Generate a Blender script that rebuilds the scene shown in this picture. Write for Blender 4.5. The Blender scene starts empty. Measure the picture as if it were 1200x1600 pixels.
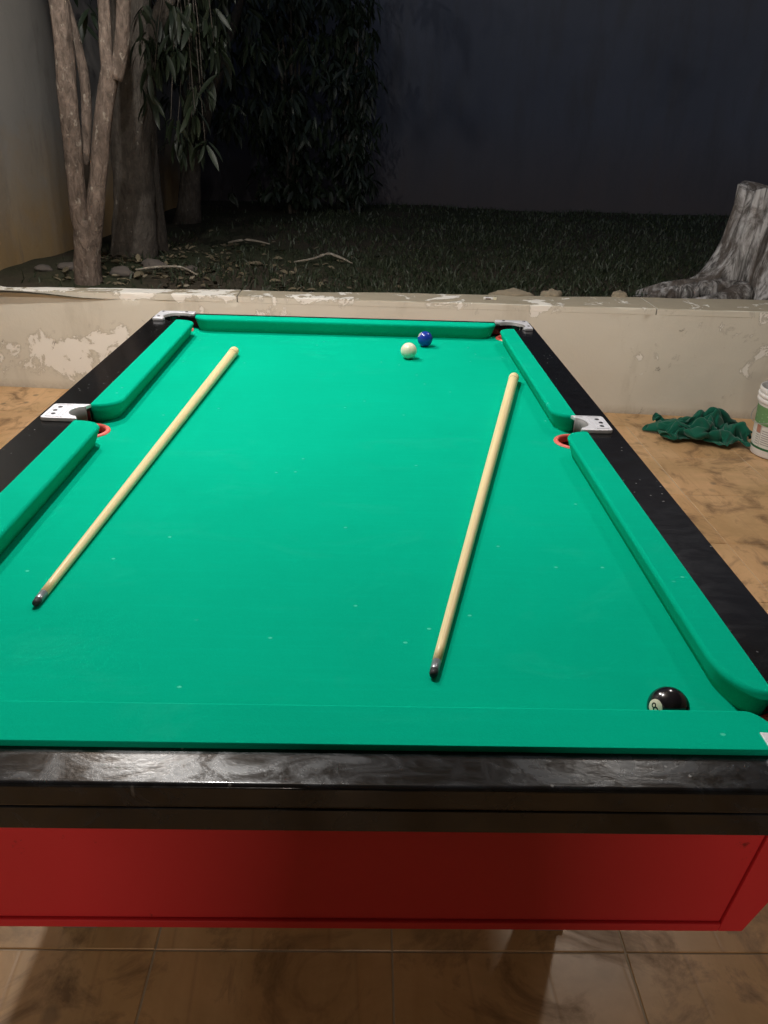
import bpy, bmesh, math, random
from mathutils import Vector, Matrix, noise

random.seed(7)
SC = bpy.context.scene
COL = SC.collection
PI = math.pi

# ------------------------------------------------------------------ camera
cam_d = bpy.data.cameras.new('camera')
cam = bpy.data.objects.new('camera', cam_d)
COL.objects.link(cam)
SC.camera = cam
cam_d.sensor_fit = 'VERTICAL'
cam_d.sensor_height = 24.0
cam_d.lens = 24.0 * 1230.8 / 1600.0
cam_d.clip_start = 0.02
cam_d.clip_end = 300
RR = Vector((0.9994, -0.0156, 0.0314)); UU = Vector((-0.0214, 0.4381, 0.8987)); FF = Vector((0.0278, 0.8988, -0.4375))
cam.matrix_world = Matrix(((RR.x, UU.x, -FF.x, 0.0746), (RR.y, UU.y, -FF.y, -0.5996), (RR.z, UU.z, -FF.z, 1.4121), (0, 0, 0, 1)))

# ------------------------------------------------------------------ world, exposure (night: a faint leftover sky)
W = bpy.data.worlds.new('World'); SC.world = W; W.use_nodes = True
wn = W.node_tree.nodes; wl = W.node_tree.links
sky = wn.new('ShaderNodeTexSky'); sky.sky_type = 'NISHITA'; sky.sun_disc = False
sky.sun_elevation = math.radians(-4.0); sky.sun_rotation = math.radians(200)
wl.new(sky.outputs[0], wn['Background'].inputs[0]); wn['Background'].inputs[1].default_value = 6.0
SC.view_settings.view_transform = 'Standard'; SC.view_settings.look = 'None'
SC.view_settings.exposure = 0.0; SC.view_settings.gamma = 1.0
SC.cycles.max_bounces = 6; SC.cycles.diffuse_bounces = 3; SC.cycles.glossy_bounces = 3; SC.cycles.transmission_bounces = 2

PENDANT = (-0.42, 1.30, 2.55); PENDANT_W = 100.0
BACK_TUBE = (-0.05, -2.86, 1.35); BACK_TUBE_W = 19.0
LEFT_LAMP = (-1.02, 2.62, 2.78); LEFT_LAMP_W = 138.0
RIGHT_LAMP = (1.45, 2.72, 2.78); RIGHT_LAMP_W = 46.0

# ------------------------------------------------------------------ helpers
def link(name, me, mat=None, parent=None, smooth=False):
    if isinstance(me, bmesh.types.BMesh):
        bm = me; me = bpy.data.meshes.new(name); bm.to_mesh(me); bm.free()
    o = bpy.data.objects.new(name, me); COL.objects.link(o)
    if mat is not None and len(me.materials) == 0: me.materials.append(mat)
    if parent is not None: o.parent = parent
    if smooth:
        for p in me.polygons: p.use_smooth = True
    return o
def empty(name, loc=(0, 0, 0), rz=0):
    o = bpy.data.objects.new(name, None); COL.objects.link(o); o.location = loc; o.rotation_euler = (0, 0, rz); o.empty_display_size = .05
    return o
def tag(o, label=None, cat=None, group=None, kind=None):
    if label: o['label'] = label
    if cat: o['category'] = cat
    if group: o['group'] = group
    if kind: o['kind'] = kind
    return o
def box(bm, x0, x1, y0, y1, z0, z1):
    v = [bm.verts.new(c) for c in ((x0,y0,z0),(x1,y0,z0),(x1,y1,z0),(x0,y1,z0),(x0,y0,z1),(x1,y0,z1),(x1,y1,z1),(x0,y1,z1))]
    for f in ((0,3,2,1),(4,5,6,7),(0,1,5,4),(1,2,6,5),(2,3,7,6),(3,0,4,7)): bm.faces.new([v[i] for i in f])
    return v
def bevel(o, w, seg=2, ang=35):
    m = o.modifiers.new('bevel', 'BEVEL'); m.width = w; m.segments = seg; m.limit_method = 'ANGLE'; m.angle_limit = math.radians(ang)
    return o
def boxobj(name, b, mat, parent=None, bv=0.0):
    bm = bmesh.new(); box(bm, *b); o = link(name, bm, mat, parent)
    if bv: bevel(o, bv)
    return o
def lathe(bm, prof, n=32, c=(0, 0, 0), cap0=False, cap1=False):
    rings = []
    for r, z in prof:
        rings.append([bm.verts.new((c[0]+r*math.cos(2*PI*i/n), c[1]+r*math.sin(2*PI*i/n), c[2]+z)) for i in range(n)])
    for a, b in zip(rings, rings[1:]):
        for i in range(n): bm.faces.new((a[i], a[(i+1)%n], b[(i+1)%n], b[i]))
    if cap0: bm.faces.new(rings[0][::-1])
    if cap1: bm.faces.new(rings[-1])
    return rings
def loft(bm, rings, cap0=True, cap1=True):
    R_ = [[bm.verts.new(p) for p in r] for r in rings]; n = len(R_[0])
    for a, b in zip(R_, R_[1:]):
        for i in range(n): bm.faces.new((a[i], a[(i+1)%n], b[(i+1)%n], b[i]))
    if cap0: bm.faces.new(R_[0][::-1])
    if cap1: bm.faces.new(R_[-1])
def tube(bm, pts, rads, n=12, seed=0, rough=0.0, fscale=6.0, cap=True):
    """organic tube along points"""
    pts = [Vector(p) for p in pts]
    # resample with catmull-rom
    P = []; Rr = []
    m = len(pts)
    for i in range(m-1):
        p0 = pts[max(i-1,0)]; p1 = pts[i]; p2 = pts[i+1]; p3 = pts[min(i+2,m-1)]
        k = max(2, int((p2-p1).length/0.035)); k = min(k, 40)
        for j in range(k):
            t = j/k
            P.append(0.5*((2*p1)+(p2-p0)*t+(2*p0-5*p1+4*p2-p3)*t*t+(3*p1-p0-3*p2+p3)*t**3)); Rr.append(rads[i]*(1-t)+rads[i+1]*t)
    P.append(pts[-1]); Rr.append(rads[-1])
    rings = []; ref = Vector((1, 0.13, 0.07))
    for i, p in enumerate(P):
        d = (P[min(i+1,len(P)-1)]-P[max(i-1,0)]).normalized()
        a = (ref-d*ref.dot(d)).normalized(); b = d.cross(a)
        ring = []
        for j in range(n):
            th = 2*PI*j/n; r = Rr[i]
            if rough:
                q = Vector((math.cos(th)*1.3, math.sin(th)*1.3, i*0.035*fscale*0.5))+Vector((seed*7.1, 0, 0))
                r *= 1+rough*(noise.noise(q)+0.6*noise.noise(q*2.7)+.3*noise.noise(q*6))
            ring.append(p+a*(math.cos(th)*r)+b*(math.sin(th)*r))
        rings.append(ring)
    loft(bm, rings, cap, cap)

# ------------------------------------------------------------------ the felt heap settles
def simulate_heap(frames=44):
    '''let a stiff felt sheet fall into a heap; done first, while the scene is still empty'''
    fl = bpy.data.meshes.new('sim_floor'); fl.from_pydata([(-1.5,-1.5,0),(1.5,-1.5,0),(1.5,1.5,0),(-1.5,1.5,0)], [], [(0,1,2,3)])
    f = bpy.data.objects.new('sim_floor', fl); bpy.context.scene.collection.objects.link(f)
    f.modifiers.new('col', 'COLLISION'); f.collision.thickness_outer = .004; f.collision.cloth_friction = 60
    NX, NY = 46, 44; LX, LY = .66, .62; vs = []; fs = []
    for j in range(NY+1):
        for i in range(NX+1):
            u = i/NX*2-1; v = j/NY*2-1
            # squeezed together in plan, the spare length standing up in random folds
            x = u*.27*(1+.15*noise.noise(Vector((v*2, 1, 3)))); y = v*.17*(1+.2*noise.noise(Vector((u*2, 5, 3))))
            w = Vector((u*.9+.3*v, v*2.0+.5*noise.noise(Vector((u*2, v*2, 9))), 0))
            z = .12+.09*noise.noise(w*1.5)+.06*noise.noise(w*3.0)
            x += .05*noise.noise(w*2.6+Vector((5, 0, 0))); y += .05*noise.noise(w*2.6+Vector((0, 9, 0)))
            vs.append((x, y, max(.02, z)))
    for j in range(NY):
        for i in range(NX):
            a = j*(NX+1)+i; fs.append((a, a+1, a+NX+2, a+NX+1))
    me = bpy.data.meshes.new('heap'); me.from_pydata(vs, [], fs); o = bpy.data.objects.new('felt_sheet', me); bpy.context.scene.collection.objects.link(o)
    # rest shape = the flat sheet
    o.shape_key_add(name='Basis'); k = o.shape_key_add(name='flat')
    for j in range(NY+1):
        for i in range(NX+1): k.data[j*(NX+1)+i].co = ((i/NX-.5)*LX, (j/NY-.5)*LY, .3)
    c = o.modifiers.new('cloth', 'CLOTH'); st = c.settings
    st.rest_shape_key = k; st.quality = 5; st.mass = 1.2; st.tension_stiffness = 12; st.compression_stiffness = 12; st.shear_stiffness = 5; st.bending_stiffness = 3.0; st.tension_damping = 12; st.compression_damping = 12; st.air_damping = 3
    cs = c.collision_settings; cs.use_self_collision = True; cs.self_distance_min = .006; cs.distance_min = .003; cs.collision_quality = 2; cs.self_friction = 20
    sc = bpy.context.scene; c.point_cache.frame_start = 1; c.point_cache.frame_end = frames+1
    for fr in range(1, frames+1): sc.frame_set(fr)
    dg = bpy.context.evaluated_depsgraph_get(); m2 = bpy.data.meshes.new_from_object(o.evaluated_get(dg))
    bpy.data.objects.remove(o); bpy.data.objects.remove(f); sc.frame_set(1)
    return m2
HEAP_MESH = simulate_heap()

# ------------------------------------------------------------------ materials
class NT:
    def __init__(s, name):
        s.m = bpy.data.materials.new(name); s.m.use_nodes = True; s.t = s.m.node_tree; s.n = s.t.nodes; s.b = s.n['Principled BSDF']; s.out = s.n['Material Output']
    def node(s, ty, **kw):
        nd = s.n.new(ty)
        for k, v in kw.items(): setattr(nd, k, v)
        return nd
    def L(s, a, b): s.t.links.new(a, b)
    def coord(s, kind='Object', scale=(1,1,1), loc=(0,0,0), rot=(0,0,0)):
        tc = s.node('ShaderNodeTexCoord'); mp = s.node('ShaderNodeMapping'); mp.inputs['Scale'].default_value = scale; mp.inputs['Location'].default_value = loc; mp.inputs['Rotation'].default_value = rot
        s.L(tc.outputs[kind], mp.inputs[0]); return mp.outputs[0]
    def noise(s, vec, scale, detail=4, rough=.55, dist=0.0):
        nd = s.node('ShaderNodeTexNoise'); nd.inputs['Scale'].default_value = scale; nd.inputs['Detail'].default_value = detail; nd.inputs['Roughness'].default_value = rough; nd.inputs['Distortion'].default_value = dist
        s.L(vec, nd.inputs['Vector']); return nd.outputs['Fac']
    def ramp(s, fac, stops, interp='LINEAR'):
        nd = s.node('ShaderNodeValToRGB'); cr = nd.color_ramp; cr.interpolation = interp
        while len(cr.elements) < len(stops): cr.elements.new(0.5)
        for e, (p, c) in zip(cr.elements, stops):
            e.position = p; e.color = (c, c, c, 1) if isinstance(c, (int, float)) else (*c, 1)
        s.L(fac, nd.inputs[0]); return nd.outputs[0]
    def mix(s, fac, a, b, blend='MIX'):
        nd = s.node('ShaderNodeMix', data_type='RGBA', blend_type=blend)
        for sock, v in ((nd.inputs[0], fac), (nd.inputs[6], a), (nd.inputs[7], b)):
            if isinstance(v, bpy.types.NodeSocket): s.L(v, sock)
            elif isinstance(v, (int, float)): sock.default_value = v if sock.type == 'VALUE' else (v, v, v, 1)
            else: sock.default_value = (*v, 1)
        return nd.outputs[2]
    def math(s, op, a, b=None):
        nd = s.node('ShaderNodeMath', operation=op)
        for sock, v in ((nd.inputs[0], a), (nd.inputs[1], b)):
            if v is None: continue
            if isinstance(v, bpy.types.NodeSocket): s.L(v, sock)
            else: sock.default_value = v
        return nd.outputs[0]
    def sep(s, vec):
        nd = s.node('ShaderNodeSeparateXYZ'); s.L(vec, nd.inputs[0]); return nd.outputs
    def bump(s, h, strength=.3, dist=.01, prev=None):
        nd = s.node('ShaderNodeBump'); nd.inputs['Strength'].default_value = strength; nd.inputs['Distance'].default_value = dist
        s.L(h, nd.inputs['Height'])
        if prev is not None: s.L(prev, nd.inputs['Normal'])
        s.L(nd.outputs[0], s.b.inputs['Normal']); return nd.outputs[0]
    def set(s, **kw):
        for k, v in kw.items():
            sock = s.b.inputs[k.replace('_', ' ')]
            if isinstance(v, bpy.types.NodeSocket): s.L(v, sock)
            elif isinstance(v, (tuple, list)): sock.default_value = (*v, 1) if len(v) == 3 else v
            else: sock.default_value = v
        return s.m

def m_plain(name, col, rough=.5, metal=0.0, var=.08, scale=30, bump=0.0, **kw):
    t = NT(name); v = t.coord('Object'); n = t.noise(v, scale)
    lo = tuple(c*(1-var) for c in col); hi = tuple(min(1, c*(1+var)) for c in col)
    c = t.mix(n, lo, hi)
    t.set(Base_Color=c, Roughness=t.ramp(n, [(0, max(0, rough-.07)), (1, min(1, rough+.07))]), Metallic=metal, **kw)
    if bump: t.bump(n, bump, .003)
    return t.m

def m_felt():
    t = NT('green_felt'); v = t.coord('Object')
    big = t.noise(v, 1.6, 5, .6); fine = t.noise(v, 420, 2, .7); st = t.noise(t.coord('Object', (2, 38, 2), (1, 2, 0)), 3, 5, .65)
    c = t.mix(t.ramp(big, [(.3, 0), (.7, 1)]), (.0, .385, .238), (.0, .435, .270))
    c = t.mix(t.ramp(st, [(.5, 0), (.75, .22)]), c, (.0, .50, .31))
    sc_ = t.noise(t.coord('Object', (1.6, 3.2, 1), (4, 2, 0), (0, 0, .4)), 2.6, 8, .7, .8); c = t.mix(t.ramp(sc_, [(.56, 0), (.78, .30)]), c, (.02, .47, .31))
    vo = t.node('ShaderNodeTexVoronoi'); vo.voronoi_dimensions = '2D'; vo.inputs['Scale'].default_value = 8; t.L(t.coord('Object', (1, 1.4, 1), (.33, .1, 0)), vo.inputs['Vector'])
    lint = t.ramp(vo.outputs['Distance'], [(.0, 1), (.016, 1), (.03, 0)])
    sel = t.ramp(t.noise(v, 5, 2), [(.53, 0), (.56, 1)])
    c = t.mix(t.math('MULTIPLY', lint, t.math('MULTIPLY', sel, .65)), c, (.10, .72, .5))
    c = t.mix(t.ramp(fine, [(.3, .14), (.7, 0)]), c, (0, .22, .13))
    t.set(Base_Color=c, Roughness=.95, Specular_IOR_Level=.03, Sheen_Weight=.05, Sheen_Roughness=.5, Sheen_Tint=(.0, .9, .6))
    t.bump(fine, .25, .0008); return t.m
def m_black(name='black_lacquer', amt=.25):
    t = NT(name); v = t.coord('Object'); sm = t.noise(t.coord('Object', (5, 11, 5), (0, 0, 0), (0, 0, .6)), 2.2, 6, .62, 1.6)
    s2 = t.noise(t.coord('Object', (14, 4, 9), (3, 1, 0), (0, 0, -.5)), 2.0, 5, .6, 1.0)
    smud = t.math('MAXIMUM', t.ramp(sm, [(.42, 0), (.68, 1)]), t.ramp(s2, [(.50, 0), (.72, .8)]))
    smud = t.math('MULTIPLY', smud, amt); rg = t.ramp(smud, [(0, .14), (1, .36)])
    vo = t.node('ShaderNodeTexVoronoi'); vo.voronoi_dimensions = '2D'; vo.inputs['Scale'].default_value = 30; t.L(v, vo.inputs['Vector'])
    dust = t.math('MULTIPLY', t.ramp(vo.outputs['Distance'], [(0, 1), (.03, 1), (.06, 0)]), t.ramp(t.noise(v, 9, 2), [(.55, 0), (.6, 1)]))
    c = t.mix(t.math('MULTIPLY', smud, .6), (.0042, .0042, .0046), (.014, .019, .028)); c = t.mix(t.math('MULTIPLY', dust, .6), c, (.3, .3, .3))
    t.set(Base_Color=c, Roughness=rg, Specular_IOR_Level=.32, Coat_Weight=.35 if amt > .5 else 0.0, Coat_Roughness=.06)
    bo = t.bump(t.noise(v, 140, 4, .6), .14*amt, .0012, t.bump(sm, .05*amt, .004)); return t.m
def m_red():
    t = NT('red_paint'); v = t.coord('Object'); n = t.noise(v, 5, 5); d = t.noise(v, 23, 6, .7)
    c = t.mix(n, (.56, .022, .030), (.64, .032, .040)); c = t.mix(t.ramp(d, [(.66, 0), (.72, .7)]), c, (.08, .006, .005))
    t.set(Base_Color=c, Roughness=t.ramp(n, [(0, .38), (1, .55)]), Specular_IOR_Level=.35); t.bump(t.noise(v, 160, 3), .12, .001); return t.m
def m_tile():
    t = NT('wood_look_tile'); oi = t.node('ShaderNodeObjectInfo'); rnd = oi.outputs['Random']
    g = t.node('ShaderNodeNewGeometry')
    def gp(scale, rot=0):
        mp = t.node('ShaderNodeMapping'); mp.inputs['Scale'].default_value = scale; mp.inputs['Rotation'].default_value = (0, 0, rot); t.L(g.outputs['Position'], mp.inputs[0]); return mp.outputs[0]
    off = t.node('ShaderNodeCombineXYZ'); t.L(t.math('MULTIPLY', rnd, 37), off.inputs[0]); t.L(t.math('MULTIPLY', rnd, 71), off.inputs[2])
    tc = t.node('ShaderNodeTexCoord')
    ad = t.node('ShaderNodeVectorMath', operation='ADD'); t.L(tc.outputs['Object'], ad.inputs[0]); t.L(off.outputs[0], ad.inputs[1])
    mp = t.node('ShaderNodeMapping'); mp.inputs['Scale'].default_value = (9, 1.5, 9); t.L(ad.outputs[0], mp.inputs[0])
    grain = t.noise(mp.outputs[0], 1.6, 6, .6, .7)
    # printed boards inside each tile
    xs = t.sep(tc.outputs['Object']); ob = t.math('MULTIPLY', t.math('ADD', xs[0], t.math('MULTIPLY', xs[1], .06)), 6.7); fl = t.math('FLOOR', t.math('ADD', ob, t.math('MULTIPLY', rnd, 3)))
    wn_ = t.node('ShaderNodeTexWhiteNoise', noise_dimensions='2D'); cmb = t.node('ShaderNodeCombineXYZ'); t.L(fl, cmb.inputs[0]); t.L(rnd, cmb.inputs[1]); t.L(cmb.outputs[0], wn_.inputs['Vector'])
    fr = t.math('FRACT', t.math('ADD', ob, t.math('MULTIPLY', rnd, 3))); edge = t.ramp(fr, [(0, 1), (.035, 0), (.965, 0), (1, 1)])
    c = t.mix(t.ramp(grain, [(.25, 0), (.75, 1)]), (.52, .29, .125), (.70, .44, .225))
    c = t.mix(t.math('MULTIPLY', wn_.outputs[0], .5), c, (.74, .49, .265))
    c = t.mix(t.math('MULTIPLY', edge, .28), c, (.28, .16, .09))
    c = t.mix(t.math('MULTIPLY', rnd, .25), c, (.46, .265, .135))
    c = t.mix(t.ramp(t.noise(gp((1, 1, 1)), 2.1, 6, .65, .6), [(.40, 0), (.66, .8)]), c, (.38, .235, .10))
    # dirt: scuffs and drips
    d1 = t.noise(gp((1, 1, 1)), 5.5, 7, .68, .8); d2 = t.noise(gp((4, 1.2, 1), .5), 3.3, 6, .7, .4)
    dirt = t.math('MAXIMUM', t.ramp(d1, [(.50, 0), (.66, .8)]), t.ramp(d2, [(.60, 0), (.70, .45)]))
    vo = t.node('ShaderNodeTexVoronoi'); vo.voronoi_dimensions = '2D'; vo.inputs['Scale'].default_value = 7.5; t.L(gp((1, .8, 1)), vo.inputs['Vector'])
    spots = t.math('MULTIPLY', t.ramp(t.math('ADD', vo.outputs['Distance'], t.math('MULTIPLY', d1, .30)), [(.21, 1), (.29, 0)]), t.ramp(t.noise(gp((1, 1, 1)), 2.9, 2), [(.50, 0), (.62, 1)]))
    c = t.mix(dirt, c, (.15, .085, .042)); c = t.mix(t.math('MULTIPLY', spots, .7), c, (.09, .06, .035))
    t.set(Base_Color=c, Roughness=t.ramp(dirt, [(0, .34), (1, .6)]), Specular_IOR_Level=.4)
    t.bump(t.math('ADD', grain, t.math('MULTIPLY', edge, -.6)), .12, .003); return t.m
def m_wall_low():
    t = NT('peeling_plaster'); v = t.coord('Object'); x = t.sep(v)
    n1 = t.noise(v, 4.4, 10, .66, .7); n2 = t.noise(v, 6.5, 8, .68, .3); fine = t.noise(v, 60, 5, .6)
    base = t.mix(t.noise(v, 1.1, 5, .6), (.63, .60, .515), (.74, .71, .62))
    base = t.mix(t.ramp(t.noise(t.coord('Object', (3, 1, .7)), 2, 6, .65), [(.55, 0), (.8, .45)]), base, (.36, .325, .25))
    # loss of the paint, strongest at the left and low down and along the top arris
    lft = t.ramp(x[0], [(-.0, 0), (1, 0)]) ; nd = t.node('ShaderNodeMapRange'); nd.inputs[1].default_value = -.6; nd.inputs[2].default_value = -1.3; nd.inputs[3].default_value = 0; nd.inputs[4].default_value = 1; t.L(x[0], nd.inputs[0])
    low = t.node('ShaderNodeMapRange'); low.inputs[1].default_value = .42; low.inputs[2].default_value = .25; t.L(x[2], low.inputs[0])
    lowfade = t.node('ShaderNodeMapRange'); lowfade.inputs[1].default_value = .02; lowfade.inputs[2].default_value = .14; t.L(x[2], lowfade.inputs[0])
    zone = t.math('MULTIPLY', t.math('MULTIPLY', nd.outputs[0], low.outputs[0]), lowfade.outputs[0])
    top = t.node('ShaderNodeMapRange'); top.inputs[1].default_value = .515; top.inputs[2].default_value = .56; t.L(x[2], top.inputs[0])
    tl = t.node('ShaderNodeMapRange'); tl.inputs[1].default_value = .9; tl.inputs[2].default_value = -.8; tl.inputs[3].default_value = .3; t.L(x[0], tl.inputs[0])
    zone2 = t.math('MULTIPLY', top.outputs[0], tl.outputs[0])
    k = t.math('ADD', t.math('ADD', n1, t.math('MULTIPLY', t.math('SUBTRACT', n2, .5), .38)), t.math('ADD', t.math('MULTIPLY', zone, .155), t.math('MULTIPLY', zone2, .165)))
    peel = t.ramp(k, [(.628, 0), (.655, 1)])
    k2 = t.math('ADD', n2, t.math('MULTIPLY', zone, .03)); chip = t.ramp(k2, [(.675, 0), (.69, 1)])
    mask = t.math('MAXIMUM', peel, chip)
    c = t.mix(mask, base, (.88, .86, .80))
    rim = t.ramp(k, [(.60, 0), (.635, .35), (.645, 0)]); c = t.mix(rim, c, (.30, .27, .22))
    dk = t.ramp(t.noise(v, 9, 7, .7, .5), [(.66, 0), (.71, .8)]); c = t.mix(dk, c, (.17, .14, .10))
    gn = t.node('ShaderNodeNewGeometry'); up = t.ramp(t.sep(gn.outputs['Normal'])[2], [(.55, 0), (.8, 1)])
    c = t.mix(t.math('MULTIPLY', t.math('MULTIPLY', up, t.math('SUBTRACT', 1.0, t.math('MULTIPLY', mask, .8))), .8), c, t.mix(n2, (.20, .165, .105), (.36, .305, .21)))
    foot_tint = t.node('ShaderNodeMapRange'); foot_tint.inputs[1].default_value = .05; foot_tint.inputs[2].default_value = 0.0; t.L(x[2], foot_tint.inputs[0])  # plaster turns browner and darker towards the foot of the wall
    c = t.mix(t.math('MULTIPLY', foot_tint.outputs[0], t.math('MULTIPLY', fine, .7)), c, (.25, .17, .10))
    t.set(Base_Color=c, Roughness=.9, Specular_IOR_Level=.15)
    h = t.math('ADD', t.math('MULTIPLY', mask, -.7), t.math('ADD', t.math('MULTIPLY', fine, .35), n2)); t.bump(h, .45, .006); return t.m
def m_wall_left():
    t = NT('ochre_stained_plaster'); v = t.coord('Object'); x = t.sep(v); n = t.noise(v, 2.2, 7, .62, .5)
    mr = t.node('ShaderNodeMapRange'); mr.inputs[1].default_value = 1.35; mr.inputs[2].default_value = .62; t.L(t.math('ADD', x[2], t.math('MULTIPLY', t.math('SUBTRACT', n, .5), 1.1)), mr.inputs[0])
    c = t.mix(mr.outputs[0], t.mix(n, (.20, .19, .175), (.27, .255, .23)), t.mix(t.noise(v, 5, 6), (.27, .17, .075), (.32, .235, .13)))
    c = t.mix(t.ramp(t.noise(t.coord('Object', (1, 1, .35)), 4, 7, .7), [(.56, 0), (.72, .6)]), c, (.14, .12, .10))
    t.set(Base_Color=c, Roughness=.92, Specular_IOR_Level=.1); t.bump(t.noise(v, 30, 6, .65), .4, .006); return t.m
def m_wall_back():
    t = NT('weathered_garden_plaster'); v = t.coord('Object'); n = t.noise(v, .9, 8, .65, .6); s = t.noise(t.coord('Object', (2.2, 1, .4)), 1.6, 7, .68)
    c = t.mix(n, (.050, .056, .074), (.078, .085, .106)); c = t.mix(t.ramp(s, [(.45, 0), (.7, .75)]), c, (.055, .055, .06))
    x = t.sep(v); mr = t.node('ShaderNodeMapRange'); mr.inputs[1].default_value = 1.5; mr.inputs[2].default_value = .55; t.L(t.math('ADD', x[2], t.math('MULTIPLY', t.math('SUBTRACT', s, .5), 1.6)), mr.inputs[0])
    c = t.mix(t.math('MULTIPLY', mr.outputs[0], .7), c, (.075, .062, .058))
    t.set(Base_Color=c, Roughness=.95, Specular_IOR_Level=.1); t.bump(t.noise(v, 18, 6, .65), .4, .01); return t.m
def m_bark(name, a, b, lich, ls=(.60, .66)):
    t = NT(name); v = t.coord('Object', (1, 1, .42)); n = t.noise(v, 38, 7, .68, .6); big = t.noise(t.coord('Object'), 7, 5, .6); l = t.noise(t.coord('Object', (1, 1, .7), (2, 0, 0)), 26, 4, .6)
    c = t.mix(t.ramp(n, [(.3, 0), (.7, 1)]), a, b); c = t.mix(t.ramp(big, [(.4, 0), (.7, .5)]), c, tuple(q*.4 for q in a)); c = t.mix(t.ramp(l, [(ls[0], 0), (ls[1], .8)]), c, lich)
    t.set(Base_Color=c, Roughness=.92, Specular_IOR_Level=.12); t.bump(n, 1.0, .022, t.bump(big, .4, .02)); return t.m
def m_stump():
    t = NT('weathered_stump_wood'); v = t.coord('Object', (1, 1, .16)); n = t.noise(v, 17, 8, .68, 1.2); big = t.noise(t.coord('Object', (1, 1, .6)), 5, 6, .66, .8)
    c = t.ramp(n, [(.32, (.018, .016, .015)), (.44, (.12, .114, .11)), (.55, (.38, .37, .365)), (.8, (.58, .57, .57))])
    c = t.mix(t.ramp(big, [(.46, 0), (.58, .85)]), c, (.075, .06, .05))
    t.set(Base_Color=c, Roughness=.9, Specular_IOR_Level=.12); t.bump(n, .9, .03, t.bump(big, .5, .04)); return t.m
def m_leaf(name, a, b):
    t = NT(name); g = t.node('ShaderNodeNewGeometry'); c = t.mix(g.outputs['Random Per Island'], a, b)
    oi = t.node('ShaderNodeObjectInfo'); c = t.mix(t.math('MULTIPLY', oi.outputs['Random'], .3), c, tuple(q*2.2 for q in b))
    v = t.coord('Object'); c = t.mix(t.math('MULTIPLY', t.noise(v, 25, 3), .3), c, tuple(q*.5 for q in a))
    t.set(Base_Color=c, Roughness=.5, Specular_IOR_Level=.35); return t.m
def m_soil():
    t = NT('garden_soil'); v = t.coord('Object'); n = t.noise(v, 7, 8, .7); c = t.mix(n, (.022, .019, .014), (.070, .058, .042)); c = t.mix(t.ramp(t.noise(v, 1.2, 5), [(.4, 0), (.62, .5)]), c, (.022, .04, .016))
    t.set(Base_Color=c, Roughness=.97, Specular_IOR_Level=.1); t.bump(n, .8, .04); return t.m
def m_cue():
    t = NT('pale_ash_wood'); v = t.coord('Object', (60, 60, 1.4)); n = t.noise(v, 1.2, 6, .65, .4)
    c = t.mix(t.ramp(n, [(.3, 0), (.7, 1)]), (.72, .55, .26), (.93, .80, .48)); t.set(Base_Color=c, Roughness=.38, Specular_IOR_Level=.45); return t.m
def m_emit(name, col, s):
    t = NT(name); t.set(Base_Color=(.8, .8, .8), Emission_Color=col, Emission_Strength=s); return t.m

FELT = m_felt(); BLACK = m_black(); BLACK_S = m_black('handled_black_lacquer', 1.0); RED = m_red(); TILE = m_tile()
ALU = NT('cast_aluminium'); _n = ALU.noise(ALU.coord('Object'), 90, 5, .6); ALU.set(Base_Color=ALU.mix(_n, (.62, .62, .66), (.82, .82, .86)), Metallic=.55, Roughness=ALU.ramp(_n, [(0, .34), (1, .55)])); ALU.bump(_n, .25, .0015); ALU = ALU.m
ALU_D = m_plain('dull_grey_liner', (.17, .165, .16), .6, .3)
SCREW = m_plain('dark_screw', (.03, .03, .035), .4, .8)
RUBBER = m_plain('coral_rubber', (.78, .145, .115), .45, 0, .1, 60)
HOLE = m_plain('pocket_interior', (.05, .014, .012), .8)
STAPLE = m_plain('frayed_cloth_edge', (.34, .22, .22), .9, 0, .4, 120)
CUE = m_cue(); FERR = m_plain('grey_ferrule', (.30, .31, .33), .35, .6); TIP = m_plain('black_cue_tip', (.012, .012, .014), .7); RING = m_plain('brown_ring_line', (.42, .27, .12), .5)

# ------------------------------------------------------------------ porch floor
WA = (-1.947, 3.860); WB = (1.75, 3.640)
def wall_y(x): return WA[1]+(x-WA[0])*(WB[1]-WA[1])/(WB[0]-WA[0])
floor = boxobj('floor', (-2.3, 4.6, -3.2, 4.3, -.12, -.0022), m_plain('cement_grout', (.46, .38, .28), .95, 0, .25, 40, .3)); tag(floor, kind='structure')
ys = [-3.13, -2.69, -2.245, -1.80, -1.355, -.92, -.49, -.055, .385, .81, 1.235, 1.66, 2.085, 2.54, 2.985, 3.435, 3.90]
xs = [-2.10+.45*k for k in range(14)]
gap = .0018
for j in range(len(ys)-1):
    for i in range(len(xs)-1):
        x0, x1, y0, y1 = xs[i]+gap, xs[i+1]-gap, ys[j]+gap, ys[j+1]-gap
        ya, yb = min(y1, wall_y(x0)-.004), min(y1, wall_y(x1)-.004)
        if ya-y0 < .02 or yb-y0 < .02: continue
        cx, cy = (x0+x1)/2, (y0+y1)/2; dz = random.uniform(-.0006, .0006)
        bm = bmesh.new(); e = .0012
        bot = [(x0-cx, y0-cy), (x1-cx, y0-cy), (x1-cx, yb-cy), (x0-cx, ya-cy)]
        ins = [(x0-cx+e, y0-cy+e), (x1-cx-e, y0-cy+e), (x1-cx-e, yb-cy-e), (x0-cx+e, ya-cy-e)]
        tl = [random.uniform(-.0008, .0008) for _ in range(4)]
        loft(bm, [[(a, b, -.006) for a, b in bot], [(a, b, -.0015+q) for (a, b), q in zip(bot, tl)], [(a, b, q) for (a, b), q in zip(ins, tl)]])
        o = link('tile', bm, TILE, floor); o.location = (cx, cy, dz)

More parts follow.
